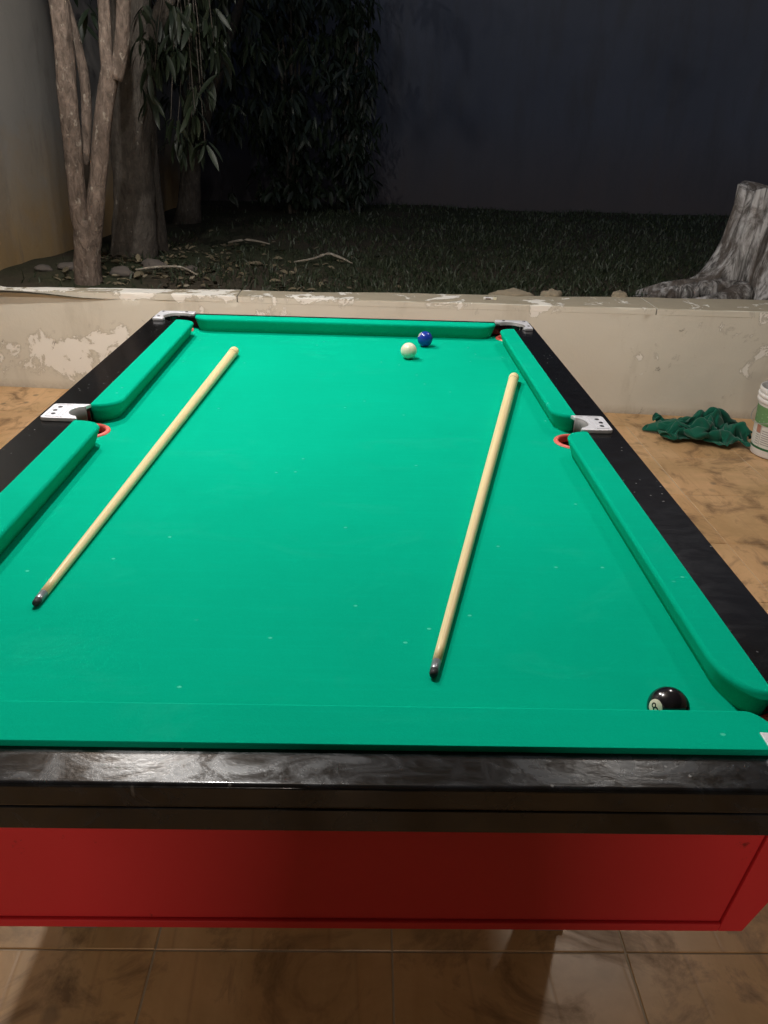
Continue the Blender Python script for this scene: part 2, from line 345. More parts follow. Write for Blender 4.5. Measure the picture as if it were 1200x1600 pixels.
# ------------------------------------------------------------------ porch back wall, ceiling (behind and above the camera)
PAINT = m_plain('brown_wall_paint', (.20, .17, .13), .85, 0, .06, 8)
hw = boxobj('house_wall', (-2.3, 4.6, -3.35, -3.2, -.1, 2.95), PAINT); tag(hw, 'brown painted house wall closing the porch behind the table', 'wall')
rw = boxobj('side_wall', (3.62, 3.78, -3.2, 3.3, -.005, 2.95), PAINT); tag(rw, 'brown painted side wall of the porch beyond the paint bucket', 'wall')
ce = boxobj('ceiling', (-2.3, 3.78, -3.2, 3.3, 2.951, 3.05), m_plain('dark_ceiling_boards', (.16, .12, .09), .8, 0, .2, 5)); tag(ce, kind='structure')

# ------------------------------------------------------------------ garden ground
def ground_z(x, y):
    z = .535 + .035*noise.noise(Vector((x*.7, y*.7, 1))) + .012*noise.noise(Vector((x*3, y*3, 2)))
    z += .05*math.exp(-((x+1.5)**2+(y-4.6)**2)/.5)
    z -= .02*max(0, 1-(y-3.9)/.3)
    return z
bm = bmesh.new(); NX, NY = 90, 84; gv = []
for j in range(NY+1):
    for i in range(NX+1):
        x = -2.3+9.3*i/NX; y = 3.82+6.6*j/NY; gv.append(bm.verts.new((x, y, ground_z(x, y))))
for j in range(NY):
    for i in range(NX):
        a = j*(NX+1)+i; bm.faces.new((gv[a], gv[a+1], gv[a+NX+2], gv[a+NX+1]))
tag(link('ground', bm, m_soil(), smooth=True), kind='structure')

# low garden wall with a coping in three lengths
WALLM = m_wall_low()
wt = empty('low_garden_wall', (0, 0, 0)); tag(wt, 'low cream retaining wall with flaking paint between porch and garden', 'wall')
def ztop(x): return .553+(x+1.95)*.0108 if x < 2.3 else .599
def wall_piece(name, x0, x1, z0f, z1f, nz, proud, cb):
    n = max(2, int((x1-x0)/.03)); bm = bmesh.new(); rings = []
    for i in range(n+1):
        x = x0+(x1-x0)*i/n; yf = wall_y(x)-proud; yb = 3.955; zb, zt = z0f(x), z1f(x); r = []
        w = lambda a, b: noise.noise(Vector((x*2.2+a, b, 4)))*.005+noise.noise(Vector((x*9+a, b*3, 8)))*.0018
        for k in range(nz+1):
            z = zb+(zt-cb-zb)*k/nz; r.append((x, yf+w(0, z*3), z))
        r.append((x, yf+cb+w(0, 9)*.8, zt+w(3, 1)*(.6 if cb > .002 else 0))); r.append((x, (yf+yb)/2, zt+(.001+w(5, 2) if cb > .002 else 0))); r.append((x, yb-.006, zt+(w(7, 3) if cb > .002 else 0))); r.append((x, yb, zt-.008)); r.append((x, yb, zb))
        rings.append(r)
    loft(bm, rings); o = link(name, bm, WALLM, wt, True); o.data.set_sharp_from_angle(angle=math.radians(28)); return o
wall_piece('wall_body', -2.118, 4.6, lambda x: -.01, lambda x: ztop(x)-.0337, 14, 0, .0004)
for a, b in ((-2.118, -.634), (-.628, 1.627), (1.634, 4.6)):
    wall_piece('coping', a, b, lambda x: ztop(x)-.0335, ztop, 2, .0008, .004)
MORT = m_plain('crumbled_mortar', (.24, .20, .14), .95, 0, .3, 30, .5)
for x, y, L_, w_, h_ in ((.90, 3.985, .24, .06, .030), (1.13, 3.99, .12, .05, .034), (1.52, 3.98, .09, .05, .035)):
    bm = bmesh.new(); bmesh.ops.create_icosphere(bm, subdivisions=3, radius=1)
    for v in bm.verts:
        q = 1+.25*noise.noise(v.co*1.7+Vector((x*9, 0, 0))); v.co = Vector((v.co.x*L_*.5*q, v.co.y*w_*q, v.co.z*h_*q*(1+.5*noise.noise(v.co*4))))
    o = link('mortar_lump', bm, MORT, wt, True); o.location = (x, y, ztop(x)-.004)

# boundary walls of the garden
def wall_grid(name, P0, P1, z0, z1, th, mat, amp):
    P0 = Vector((*P0, 0)); P1 = Vector((*P1, 0)); d = (P1-P0); L_ = d.length; d /= L_; nrm = Vector((-d.y, d.x, 0)); nx = int(L_/.12); nz = int((z1-z0)/.12); bm = bmesh.new(); rows = []
    for k in range(nz+1):
        row = []
        for i in range(nx+1):
            p = P0+d*(L_*i/nx); z = z0+(z1-z0)*k/nz; row.append(bm.verts.new(p-nrm*(amp*noise.noise(Vector((p.x*1.1, p.y*1.1, z*1.3)))+amp*.4*noise.noise(Vector((p.x*4, p.y*4, z*4))))+Vector((0, 0, z))))
        rows.append(row)
    for k in range(nz):
        for i in range(nx): bm.faces.new((rows[k][i], rows[k][i+1], rows[k+1][i+1], rows[k+1][i]))
    o = link(name, bm, mat, None, True); m = o.modifiers.new('thick', 'SOLIDIFY'); m.thickness = th; m.offset = -1; return o
lw = wall_grid('boundary_wall', (-2.12, -3.2), (-2.12, 10.15), -.1, 3.5, .16, m_wall_left(), .010); tag(lw, 'stained grey and ochre side wall behind the forked trees', 'wall')
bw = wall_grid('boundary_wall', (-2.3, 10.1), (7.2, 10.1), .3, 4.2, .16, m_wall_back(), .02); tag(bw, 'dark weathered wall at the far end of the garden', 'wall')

# grass, denser towards the right of the garden
bm = None; gvs = []; gfs = []; rg = random.Random(3)
cnt = 0
while cnt < 30000:
    y = 3.98+6.0*rg.random()**1.7; x = -1.9+rg.random()*(2.2+ (y+.6)*.72+1.2)
    dens = min(1, max(.04, .32+.55*(x+.8)+.95*noise.noise(Vector((x*1.6, y*1.6, 5)))))
    if rg.random() > dens: continue
    if (x-2.5)**2+(y-4.35)**2 < .16: continue
    cnt += 1; z = ground_z(x, y)-.004; h = rg.uniform(.022, .06)*(1+.6*noise.noise(Vector((x*2.5, y*2.5, 9)))); a = rg.random()*2*PI; w = rg.uniform(.002, .0045)*(1+y*.12); lx, ly = rg.gauss(0, .5)*h, rg.gauss(0, .5)*h
    dx, dy = math.cos(a)*w, math.sin(a)*w; b = len(gvs)
    gvs += [(x-dx, y-dy, z), (x+dx, y+dy, z), (x+lx*.35+dx*.7, y+ly*.35+dy*.7, z+h*.62), (x+lx*.35-dx*.7, y+ly*.35-dy*.7, z+h*.62), (x+lx, y+ly, z+h)]
    gfs += [(b, b+1, b+2, b+3), (b+3, b+2, b+4)]
me = bpy.data.meshes.new('grass'); me.from_pydata(gvs, [], gfs)
tag(link('grass', me, m_leaf('grass_blade', (.012, .022, .011), (.028, .036, .018))), 'short dark lawn behind the low wall', 'grass', kind='stuff')

# fallen leaves
def leaf_mesh(name, L_, w_, droop, fold=.25, seg=5):
    bm = bmesh.new(); rows = []
    for i in range(seg+1):
        t = i/seg; wd = w_*math.sin(PI*min(1, .06+t*.94))**.8*(1-.25*t); x = L_*t*(1-.25*droop*t*t); z = -droop*L_*t*t*.6
        rows.append([bm.verts.new((x, -wd, z+wd*fold)), bm.verts.new((x, 0, z)), bm.verts.new((x, wd, z+wd*fold))])
    for a, b in zip(rows, rows[1:]):
        bm.faces.new((a[0], b[0], b[1], a[1])); bm.faces.new((a[1], b[1], b[2], a[2]))
    me = bpy.data.meshes.new(name); bm.to_mesh(me); bm.free()
    for p in me.polygons: p.use_smooth = True
    return me
def join_leaves(name, mesh, mats, mat, parent=None):
    base = [v.co.copy() for v in mesh.vertices]; fs = [tuple(p.vertices) for p in mesh.polygons]; vs = []; ff = []
    for M in mats:
        b = len(vs); vs += [tuple(M @ v) for v in base]; ff += [tuple(i+b for i in f) for f in fs]
    me = bpy.data.meshes.new(name); me.from_pydata(vs, [], ff)
    return link(name, me, mat, parent, True)
LIT = m_leaf('dry_leaf', (.05, .04, .024), (.15, .125, .08)); litter = []
dry = leaf_mesh('dry_leaf', .07, .015, .25, .4)
for i in range(420):
    x = -1.75+abs(rg.gauss(0, .75)); y = 4.05+abs(rg.gauss(0, 1.0))
    litter.append(Matrix.Translation((x, y, ground_z(x, y)+.012)) @ Matrix.Rotation(rg.random()*6.28, 4, 'Z') @ Matrix.Rotation(rg.gauss(0, .4), 4, 'X') @ Matrix.Rotation(rg.gauss(0, .35), 4, 'Y') @ Matrix.Scale(rg.uniform(.5, 1.2), 4))
tag(join_leaves('leaf_litter', dry, litter, LIT), 'dry fallen leaves scattered under the trees', 'leaves', kind='stuff')
STICK = m_bark('dead_stick', (.22, .19, .15), (.36, .32, .26), (.45, .42, .36))
def stick(pts, rads, label):
    bm = bmesh.new(); c = Vector(pts[0]); tube(bm, [Vector(q)-c for q in pts], rads, 8, 3, .2)
    o = link('fallen_branch', bm, STICK, None, True); o.location = c; tag(o, label, 'branch', 'fallen branches on the lawn')
def gp(x, y, d=.03): return (x, y, ground_z(x, y)+d)
stick([gp(-.44, 5.12, .02), gp(-.30, 5.20, .035), gp(-.215, 5.27, .055), gp(-.12, 5.22, .04), gp(-.03, 5.13, .02)], [.005, .008, .011, .009, .004], 'pale bent stick lying in the open lawn')
stick([gp(-1.03, 5.95, .02), gp(-.93, 6.0, .04), gp(-.82, 6.0, .035), gp(-.70, 5.95, .02)], [.008, .010, .008, .004], 'short pale stick lying near the tree roots')
stick([gp(-1.33, 4.36, .02), gp(-1.22, 4.42, .035), gp(-1.08, 4.46, .04), gp(-.96, 4.36, .02)], [.006, .008, .007, .004], 'thin brown stick among dry leaves beside the forked tree')
ROCK = m_plain('dusty_stone', (.075, .063, .054), .95, 0, .35, 12, .5)
for x, y, s_, lb in ((-1.40, 4.30, .055, 'rounded stone at the foot of the forked tree'), (-1.72, 4.35, .05, 'flat grey stone between the side wall and the forked tree'), (-1.27, 4.55, .06, 'brown stone between the two thick trunks'), (-1.86, 4.30, .04, 'small stone against the foot of the stained side wall'), (-1.05, 4.62, .03, 'small pale stone lying beside the thin stick')):
    bm = bmesh.new(); bmesh.ops.create_icosphere(bm, subdivisions=3, radius=1)
    for v in bm.verts: v.co = v.co*s_*(1+.35*noise.noise(v.co*1.3+Vector((x*5, y, 0))))*1.0; v.co.z *= .6; v.co.x *= 1.35
    o = link('stone', bm, ROCK, None, True); o.location = (x, y, ground_z(x, y)+s_*.25); tag(o, lb, 'stone', 'stones under the trees')

# ------------------------------------------------------------------ trees
BARK1 = m_bark('lichen_bark', (.06, .046, .037), (.21, .162, .132), (.30, .265, .22), (.60, .70)); BARK2 = m_bark('dark_bark', (.055, .047, .04), (.11, .095, .08), (.22, .20, .17), (.66, .72))
LEAF = m_leaf('long_green_leaf', (.006, .010, .005), (.015, .022, .010)); LEAFD = m_leaf('dark_green_leaf', (.007, .013, .008), (.014, .022, .011))
long_leaf = leaf_mesh('long_leaf', .155, .017, .35, .3)
small_leaf = leaf_mesh('small_leaf', .13, .024, .3, .25, 4)
def whorl(c, n, rnd, hang=.9, s=1.0):
    out = []
    for i in range(n):
        az = rnd.random()*2*PI; el = hang+rnd.gauss(0, .25)
        out.append(Matrix.Translation(Vector(c)+Vector((rnd.gauss(0, .03), rnd.gauss(0, .03), rnd.gauss(0, .03)))) @ Matrix.Rotation(az, 4, 'Z') @ Matrix.Rotation(el, 4, 'Y') @ Matrix.Rotation(rnd.gauss(0, .5), 4, 'X') @ Matrix.Scale(s*rnd.uniform(.7, 1.25), 4))
    return out
def trunk_obj(name, segs, parent, mat, n=18, rough=.10):
    bm = bmesh.new()
    for k, (pts, rads) in enumerate(segs): tube(bm, pts, rads, n, k*3+hash(name) % 5 if False else k*3, rough)
    return link(name, bm, mat, parent, True)
# forked tree right behind the wall
t1 = empty('forked_tree', (-1.50, 4.12, .53)); tag(t1, 'slender pale barked tree forking into upright stems just behind the wall', 'tree')
def rel(o, pts): return [Vector(p)-o.location for p in pts]
Y = 4.12
trunk_obj('trunk', [
  (rel(t1, [(-1.535, Y, .46), (-1.530, Y, .62), (-1.515, Y, .80), (-1.515, Y, .90)]), [.092, .076, .070, .050]),
  (rel(t1, [(-1.515, Y, .72), (-1.540, Y-.01, .92), (-1.528, Y-.02, 1.22), (-1.512, Y-.02, 1.57), (-1.500, Y-.02, 1.94), (-1.52, Y, 2.5), (-1.60, Y+.1, 3.2)]), [.042, .049, .045, .050, .046, .042, .03]),
  (rel(t1, [(-1.500, Y, .72), (-1.462, Y, .90), (-1.425, Y+.01, 1.08), (-1.360, Y+.02, 1.40), (-1.285, Y+.02, 1.66)]), [.042, .050, .048, .045, .047]),
  (rel(t1, [(-1.30, Y+.02, 1.60), (-1.302, Y+.02, 1.74), (-1.290, Y+.03, 1.96), (-1.27, Y+.05, 2.5), (-1.2, Y+.15, 3.1)]), [.037, .034, .031, .03, .022]),
  (rel(t1, [(-1.27, Y+.02, 1.60), (-1.225, Y+.02, 1.74), (-1.18, Y+.01, 1.97), (-1.10, Y, 2.5), (-.95, Y, 3.0)]), [.037, .036, .035, .03, .022]),
], t1, BARK1, 22, .17)
trunk_obj('side_stem', [(rel(t1, [(-1.490, Y+.05, 1.18), (-1.455, Y+.06, 1.42), (-1.445, Y+.06, 1.62), (-1.475, Y+.07, 1.84), (-1.52, Y+.08, 2.05)]), [.02, .028, .026, .022, .018])], t1, BARK1, 12)
rt = random.Random(11); ms = []
for i in range(150):
    c = (rt.gauss(0, .75), rt.uniform(-.3, 1.2), rt.uniform(2.0, 3.1)); ms += whorl(c, 7, rt, .7, 1.0)
tag(join_leaves('crown', long_leaf, ms, LEAF, t1), kind='stuff')
# thick tree behind it, with hanging leaves
t2 = empty('broad_tree', (-1.50, 4.98, .53)); tag(t2, 'thick dark trunk with long drooping leaves hanging beside it', 'tree')
trunk_obj('trunk', [
  (rel(t2, [(-1.50, 4.98, .44), (-1.49, 4.98, .60), (-1.475, 4.98, .85), (-1.45, 4.98, 1.25), (-1.40, 4.98, 1.62), (-1.37, 4.98, 2.05), (-1.3, 5.0, 2.7), (-1.3, 5.1, 3.4)]), [.19, .155, .135, .125, .125, .12, .10, .07]),
  (rel(t2, [(-1.38, 4.95, 1.55), (-1.28, 4.92, 1.80), (-1.12, 4.95, 2.1), (-.9, 5.0, 2.35), (-.6, 5.0, 2.4)]), [.05, .05, .045, .03, .015]),
], t2, BARK2, 20, .13)
# single leaves that can be told apart at the tips
spots = []
for (x, z) in ((-1.15, 1.95), (-1.05, 1.80), (-1.20, 1.68), (-1.10, 1.58), (-1.02, 1.46), (-1.18, 1.42), (-1.08, 1.32), (-.98, 1.30), (-1.20, 1.28), (-.95, 1.62), (-.98, 2.0), (-.86, 1.85), (-1.25, 1.55), (-1.24, 1.85)):
    spots.append((x+rt.gauss(0, .02), 4.92+rt.gauss(0, .10), z))
k = 0
for c in spots:
    for M in whorl(c, 9, rt, .95, 1.0):
        o = bpy.data.objects.new('leaf', long_leaf); COL.objects.link(o)
        if len(long_leaf.materials) == 0: long_leaf.materials.append(LEAF)
        o.parent = t2; o.matrix_local = Matrix.Translation(-t2.location) @ M
bm = bmesh.new()
for c in spots:
    tube(bm, rel(t2, [(-1.0+rt.gauss(0, .15), 4.98, 2.38), ((c[0]-1.0)/2, c[1]+.03, (c[2]+2.4)/2+.1), c]), [.004, .003, .002], 6)
link('twigs', bm, BARK2, t2, True)
ms = []
for i in range(60):
    c = (rt.uniform(-1.3, -.85)+1.5, rt.gauss(.25, .22), rt.uniform(1.25, 2.0)); ms += whorl(c, 9, rt, .9, 1.0)
for i in range(90):
    c = (rt.gauss(.3, .35), rt.gauss(.3, .4), rt.uniform(1.7, 2.8)); ms += whorl(c, 9, rt, .8, 1.1)
tag(join_leaves('crown', long_leaf, ms, LEAF, t2), kind='stuff')
# thin stem
t3 = empty('sapling', (-1.47, 5.55, .53)); tag(t3, 'thin straight stem standing close beside the thick dark trunk', 'tree')
trunk_obj('trunk', [(rel(t3, [(-1.455, 5.55, .46), (-1.46, 5.55, .7), (-1.47, 5.55, 1.0), (-1.46, 5.56, 1.35), (-1.43, 5.6, 1.9), (-1.4, 5.6, 2.6)]), [.058, .05, .045, .042, .036, .02])], t3, BARK2, 14)
ms = []
for i in range(25): ms += whorl((rt.gauss(.05, .3), rt.gauss(0, .3), rt.uniform(1.3, 2.4)), 8, rt, .8)
tag(join_leaves('crown', long_leaf, ms, LEAFD, t3), kind='stuff')
# far tree and the dark shrubs along the left of the lawn
t4 = empty('shade_tree', (-1.75, 7.6, .53)); tag(t4, 'dim trunk in the shade under the hanging leaves', 'tree')
trunk_obj('trunk', [(rel(t4, [(-1.70, 7.6, .44), (-1.66, 7.6, .7), (-1.62, 7.6, 1.1), (-1.55, 7.6, 1.8), (-1.4, 7.7, 2.8)]), [.16, .11, .09, .085, .06]), (rel(t4, [(-1.64, 7.6, .9), (-1.50, 7.5, 1.3), (-1.25, 7.4, 1.9), (-1.0, 7.4, 2.5)]), [.06, .06, .05, .03])], t4, BARK2, 16)
ms = []
for i in range(260):
    c = (rt.gauss(.5, .55), rt.gauss(.1, .55), rt.uniform(.75, 2.9)); ms += whorl(c, 8, rt, .85, 1.1)
tag(join_leaves('crown', long_leaf, ms, LEAFD, t4), kind='stuff')
for (x, y, w, hz, n, lb) in ((-.75, 8.7, .75, 2.5, 330, 'dark leafy shrub growing against the far wall by the side wall'), (-.12, 8.9, .30, 2.1, 190, 'narrow dark shrub at the open edge of the planting by the lawn')):
    o = empty('shrub', (x, y, .53)); tag(o, lb, 'shrub', 'shrubs at the back of the garden')
    segs = []; ms = []
    for q in range(7):
        a = rt.random()*6.28; r = w*.5*rt.random()
        segs.append(([(r*.3*math.cos(a), r*.3*math.sin(a), -.06), (r*.6*math.cos(a), r*.6*math.sin(a), hz*.4), (r*1.3*math.cos(a), r*1.3*math.sin(a), hz*.85)], [.022, .017, .006]))
    trunk_obj('stems', segs, o, BARK2, 8)
    for i in range(n):
        z = .12+hz*rt.random(); ww = w*(.75+.4*noise.noise(Vector((x, z*1.4, 3)))); c = (rt.gauss(0, .5)*ww, rt.gauss(0, .4)*ww, z); ms += whorl(c, 8, rt, .85, 1.0)
    tag(join_leaves('crown', small_leaf if x < -.5 else long_leaf, ms, LEAFD, o), kind='stuff')

# stump
sp = empty('tree_stump', (2.56, 4.36, .50)); tag(sp, 'big weathered grey tree stump with flaring roots behind the wall', 'tree stump')
bm = bmesh.new(); N = 180; K = 70; H = .665; rings = []
lobes = [(PI*1.03, .74, .36), (PI*.72, .24, .3), (PI*1.36, .26, .30), (PI*1.7, .22, .35), (.1, .3, .4), (PI*.4, .2, .35)]
for k in range(K+1):
    t = k/K; z = H*t**1.35; ring = []
    for i in range(N):
        th = 2*PI*i/N; r = .270+.05*math.exp(-z/.35)
        for (a, amp, wd) in lobes:
            d = math.atan2(math.sin(th-a), math.cos(th-a)); r += amp*(math.exp(-z/.085)*.95+.25*math.exp(-z/.22))*math.exp(-(d/(wd*(.55+.6*min(1, z/.3))))**2)
        q = Vector((math.cos(th)*2.4, math.sin(th)*2.4, z*1.1))
        r *= 1+.10*noise.noise(q)+.07*noise.noise(Vector((math.cos(th)*7, math.sin(th)*7, z*2.3)))+.035*abs(noise.noise(Vector((math.cos(th)*19, math.sin(th)*19, z*3))))
        ztop_ = z*(1+.10*noise.noise(Vector((math.cos(th)*1.5, math.sin(th)*1.5, 7)))) + (.02*noise.noise(Vector((r*9*math.cos(th), r*9*math.sin(th), 3))) if z > .02 else 0)
        ring.append((r*math.cos(th), r*math.sin(th), ztop_))
    rings.append(ring)
for f in (.8, .5, .2):
    rings.append([(x*f, y*f, z-.03*(1-f)+.012*noise.noise(Vector((x*9*f, y*9*f, 1)))) for x, y, z in rings[K]])
loft(bm, rings); STM = m_stump(); link('stump_body', bm, STM, sp, True)
bm = bmesh.new()
for (pts, rads) in (([(-.30, -.10, .10), (-.52, -.16, .085), (-.72, -.15, .055), (-.86, -.20, .02)], [.09, .06, .045, .02]), ([(-.25, -.22, .09), (-.42, -.30, .06), (-.60, -.31, .04), (-.75, -.33, .02)], [.08, .055, .035, .02]), ([(-.45, -.05, .10), (-.66, -.02, .075), (-.80, .04, .03)], [.06, .045, .02])):
    tube(bm, pts, rads, 14, len(pts), .22, 5)
link('roots', bm, STM, sp, True)

# lighter on the coping
lx = .752; o = empty('lighter', (lx, wall_y(lx)+.10, ztop(lx)+.002), -.06); tag(o, 'small white and dark lighter lying on the wall coping', 'lighter')
WHITE = m_plain('white_plastic', (.78, .77, .74), .4)
b = boxobj('body', (-.036, .018, -.009, .009, .0005, .013), WHITE, o, .003)
boxobj('print', (-.024, .004, -.0094, -.0088, .0025, .0085), m_plain('brown_print', (.10, .05, .03), .5), o)
boxobj('top_print', (-.022, -.006, -.005, .004, .0131, .0136), m_plain('navy_print', (.02, .03, .15), .5), o)
boxobj('cap', (.0182, .036, -.0085, .0085, .0005, .0145), m_plain('ivory_cap', (.75, .70, .52), .4), o, .002)
boxobj('thumb_button', (.024, .031, -.004, .004, .0145, .017), SCREW, o, .001)

# ------------------------------------------------------------------ pool table
TB = empty('pool_table', (0, 0, 0)); tag(TB, 'green felt pool table with black rails, red cabinet and silver pocket plates', 'pool table')
RZ, CZ, QZ = .807, .768, .815          # rail top, cloth, cushion top
HW, TL = .657, 2.209
LB, RB, LN, RN = -.562, .576, -.497, .524   # cushion backs and noses, left and right
NB, FB, NN, FN = .058, 2.150, .121, 2.092   # near and far
pockets = [(-.555, 1.112, 'side'), (.567, 1.118, 'side'), (-.566, 2.120, 'corner'), (.574, 2.122, 'corner'), (-.592, .120, 'corner'), (.600, .122, 'corner')]
def cut(o, cyls):
    tmp = []
    for (x, y, r, z0, z1) in cyls:
        bm = bmesh.new(); lathe(bm, [(r, z0), (r, z1)], 40, (x, y, 0), True, True); bmesh.ops.recalc_face_normals(bm, faces=bm.faces); c = link('cutter', bm); tmp.append(c)
        m = o.modifiers.new('cut', 'BOOLEAN'); m.operation = 'DIFFERENCE'; m.object = c; m.solver = 'EXACT'
    dg = bpy.context.evaluated_depsgraph_get(); me = bpy.data.meshes.new_from_object(o.evaluated_get(dg)); o.modifiers.clear(); o.data = me
    for c in tmp:
        d = c.data; bpy.data.objects.remove(c); bpy.data.meshes.remove(d)
bed = boxobj('cloth_bed', (-.600, .600, .035, 2.172, .738, CZ), FELT, TB); cut(bed, [(x, y, .0405, .70, .80) for x, y, _ in pockets])
def rail(name, b, bv=.004):
    o = boxobj(name, b, BLACK, TB); cut(o, [(x, y, .047, CZ-.0005, .9) for x, y, _ in pockets]); bevel(o, bv, 4, 50); o.modifiers[0].harden_normals = True; o.data.shade_smooth(); return o
def apron(name, b):
    o = boxobj(name, b, BLACK_S if b[2] < .01 and b[3] < .05 else BLACK, TB); bevel(o, .0015, 2); return o
r1 = rail('rail', (-HW, HW, 0, NB, RZ-.033, RZ)); r1.data.materials.clear(); r1.data.materials.append(BLACK_S); r1.modifiers[0].width = .0055; rail('rail', (-HW, HW, FB, TL, RZ-.033, RZ)); rail('rail', (-HW, LB, NB+.0005, FB-.0005, RZ-.033, RZ)); rail('rail', (RB, HW, NB+.0005, FB-.0005, RZ-.033, RZ))
for b in ((-HW+.002, HW-.002, .002, .030, RZ-.065, RZ-.0338), (-HW+.002, HW-.002, TL-.030, TL-.002, RZ-.065, RZ-.0338), (-HW+.002, -HW+.030, .031, TL-.031, RZ-.065, RZ-.0338), (HW-.030, HW-.002, .031, TL-.031, RZ-.065, RZ-.0338)): apron('apron_board', b)

def cushion(back, nose, a0, a1, axis, e0, e1, f0=.9, f1=.9, fray=True):
    """back/nose: across coordinate; a0,a1: ends along the rail; e0,e1: how far the ends round off"""
    def pl(u, v): return (u, v) if axis == 'y' else (v, u)
    w = nose-back; P = []
    n = 12
    P.append((back, a0)); 
    for i in range(n+1):
        t = i/n*PI/2; P.append((back+w*(1-f0+f0*math.sin(t)) if i else back+w*(1-f0), a0+e0*(1-math.cos(t))))
    for i in range(n+1):
        t = PI/2*(1-i/n); P.append((back+w*(1-f1+f1*math.sin(t)), a1-e1*(1-math.cos(t))))
    P.append((back, a1))
    cu = back+w*.35; ca = (a0+a1)/2; La = (a1-a0)/2
    def ring(d, z, wob=0):
        out = []
        for (u, v) in P:
            isb = abs(u-back) < 1e-6
            uu = u if isb else u-math.copysign(d, w)*min(1, max(0, (u-back)/w*1.1))
            vv = v-math.copysign(min(d, abs(v-ca)*.5), v-ca)*(max(0, (abs(v-ca)-(La-.08))/.08))
            x, y = pl(uu, vv); out.append((x, y, z))
        return out
    bm = bmesh.new()
    loft(bm, [ring(.0145, CZ+.0005), ring(.0095, CZ+.015), ring(.0028, QZ-.012), ring(.0004, QZ-.0065), ring(.0012, QZ-.004), ring(.0028, QZ-.0008), ring(.0055, QZ)])
    bmesh.ops.recalc_face_normals(bm, faces=bm.faces)
    o = link('cushion', bm, FELT, TB, True)
    for p in o.data.polygons:
        if len(p.vertices) > 4: p.use_smooth = False
    if not fray: return o
    bm2 = bmesh.new(); s = math.copysign(1, -w)       # frayed edge of the cloth along the wooden rail
    m_ = 60; A = []
    for i in range(m_+1):
        v = a0+.01+(a1-a0-.02)*i/m_; j = .0011*noise.noise(Vector((v*60, back, 1)))
        A.append([(*pl(back+s*(.0004), v), QZ-.0055), (*pl(back+s*(.0028+j), v), QZ-.0050+j*.5), (*pl(back+s*(.0028+j), v), QZ-.0075)])
    for q in A: pass
    V = [[bm2.verts.new(c) for c in q] for q in A]
    for a, b in zip(V, V[1:]):
        bm2.faces.new((a[0], a[1], b[1], b[0])); bm2.faces.new((a[1], a[2], b[2], b[1]))
    link('cloth_edge', bm2, STAPLE, o, True)
    return o
for (bk, ns, mid) in ((LB, LN, 1.112), (RB, RN, 1.118)):
    cushion(bk, ns, .150, mid-.052, 'y', .085, .040); cushion(bk, ns, mid+.052, 2.072, 'y', .055, .04)
cushion(NB-.004, NN, -.552, .556, 'x', .03, .03, fray=False); cushion(FB, FN, -.515, .525, 'x', .06, .06, fray=False)

def ringpart(x, y):
    bm = bmesh.new(); lathe(bm, [(.0485, .7682), (.0475, .7705), (.0455, .7716), (.0405, .7718), (.0385, .7708), (.0372, .768), (.0365, .755)], 48)
    o = link('pocket_ring', bm, RUBBER, TB, True); o.location = (x, y, 0)
    bm = bmesh.new(); lathe(bm, [(.0366, .756), (.034, .70), (.028, .67), (.0, .668)], 32)
    link('pocket_cup', bm, HOLE, o, True)
for x, y, _ in pockets: ringpart(x, y)

def plate(outline, arc, loc, sx, sy, lines, screws, frame):
    bm = bmesh.new(); pts = [(x*sx, y*sy) for x, y in outline]
    bot = [bm.verts.new((x, y, RZ+.0004)) for x, y in pts]; f = bm.faces.new(bot)
    ex = bmesh.ops.extrude_face_region(bm, geom=[f]); 
    for v in ex['geom']:
        if isinstance(v, bmesh.types.BMVert): v.co.z = QZ+.0015
    bmesh.ops.recalc_face_normals(bm, faces=bm.faces)
    o = link('pocket_plate', bm, ALU, TB); bevel(o, .0018, 2, 40); o.location = loc
    bm = bmesh.new(); zt = QZ+.0016
    for (xa, ya, xb, yb, w_) in lines:
        d = Vector((xb-xa, yb-ya)).normalized(); nn = Vector((-d.y, d.x))*w_
        c = [(xa+nn.x, ya+nn.y), (xb+nn.x, yb+nn.y), (xb-nn.x, yb-nn.y), (xa-nn.x, ya-nn.y)]
        loft(bm, [[(x*sx, y*sy, zt-.0004) for x, y in c], [(x*sx, y*sy, zt+.0009) for x, y in c]])
    bmesh.ops.recalc_face_normals(bm, faces=bm.faces); link('raised_rib', bm, ALU, o)
    for (x, y) in screws:
        bm = bmesh.new(); lathe(bm, [(.0052, zt-.001), (.0052, zt+.0004), (.0040, zt+.0010), (.0, zt+.0010)], 16, (x*sx, y*sy, 0)); link('screw', bm, SCREW, o)
    bm = bmesh.new(); A = [(x*sx, y*sy) for x, y in arc]      # throat lining below the notch
    top = [bm.verts.new((x, y, QZ-.001)) for x, y in A]; low = [bm.verts.new((x*.985, y*.985, CZ+.001)) for x, y in A]
    for i in range(len(A)-1): bm.faces.new((top[i], top[i+1], low[i+1], low[i]))
    t_ = link('throat_lining', bm, ALU_D, o, True); m = t_.modifiers.new('thick', 'SOLIDIFY'); m.thickness = .0025
    return o
def arcpts(cx, cy, r, a0, a1, n=18): return [(cx+r*math.cos(math.radians(a0+(a1-a0)*i/n)), cy+r*math.sin(math.radians(a0+(a1-a0)*i/n))) for i in range(n+1)]
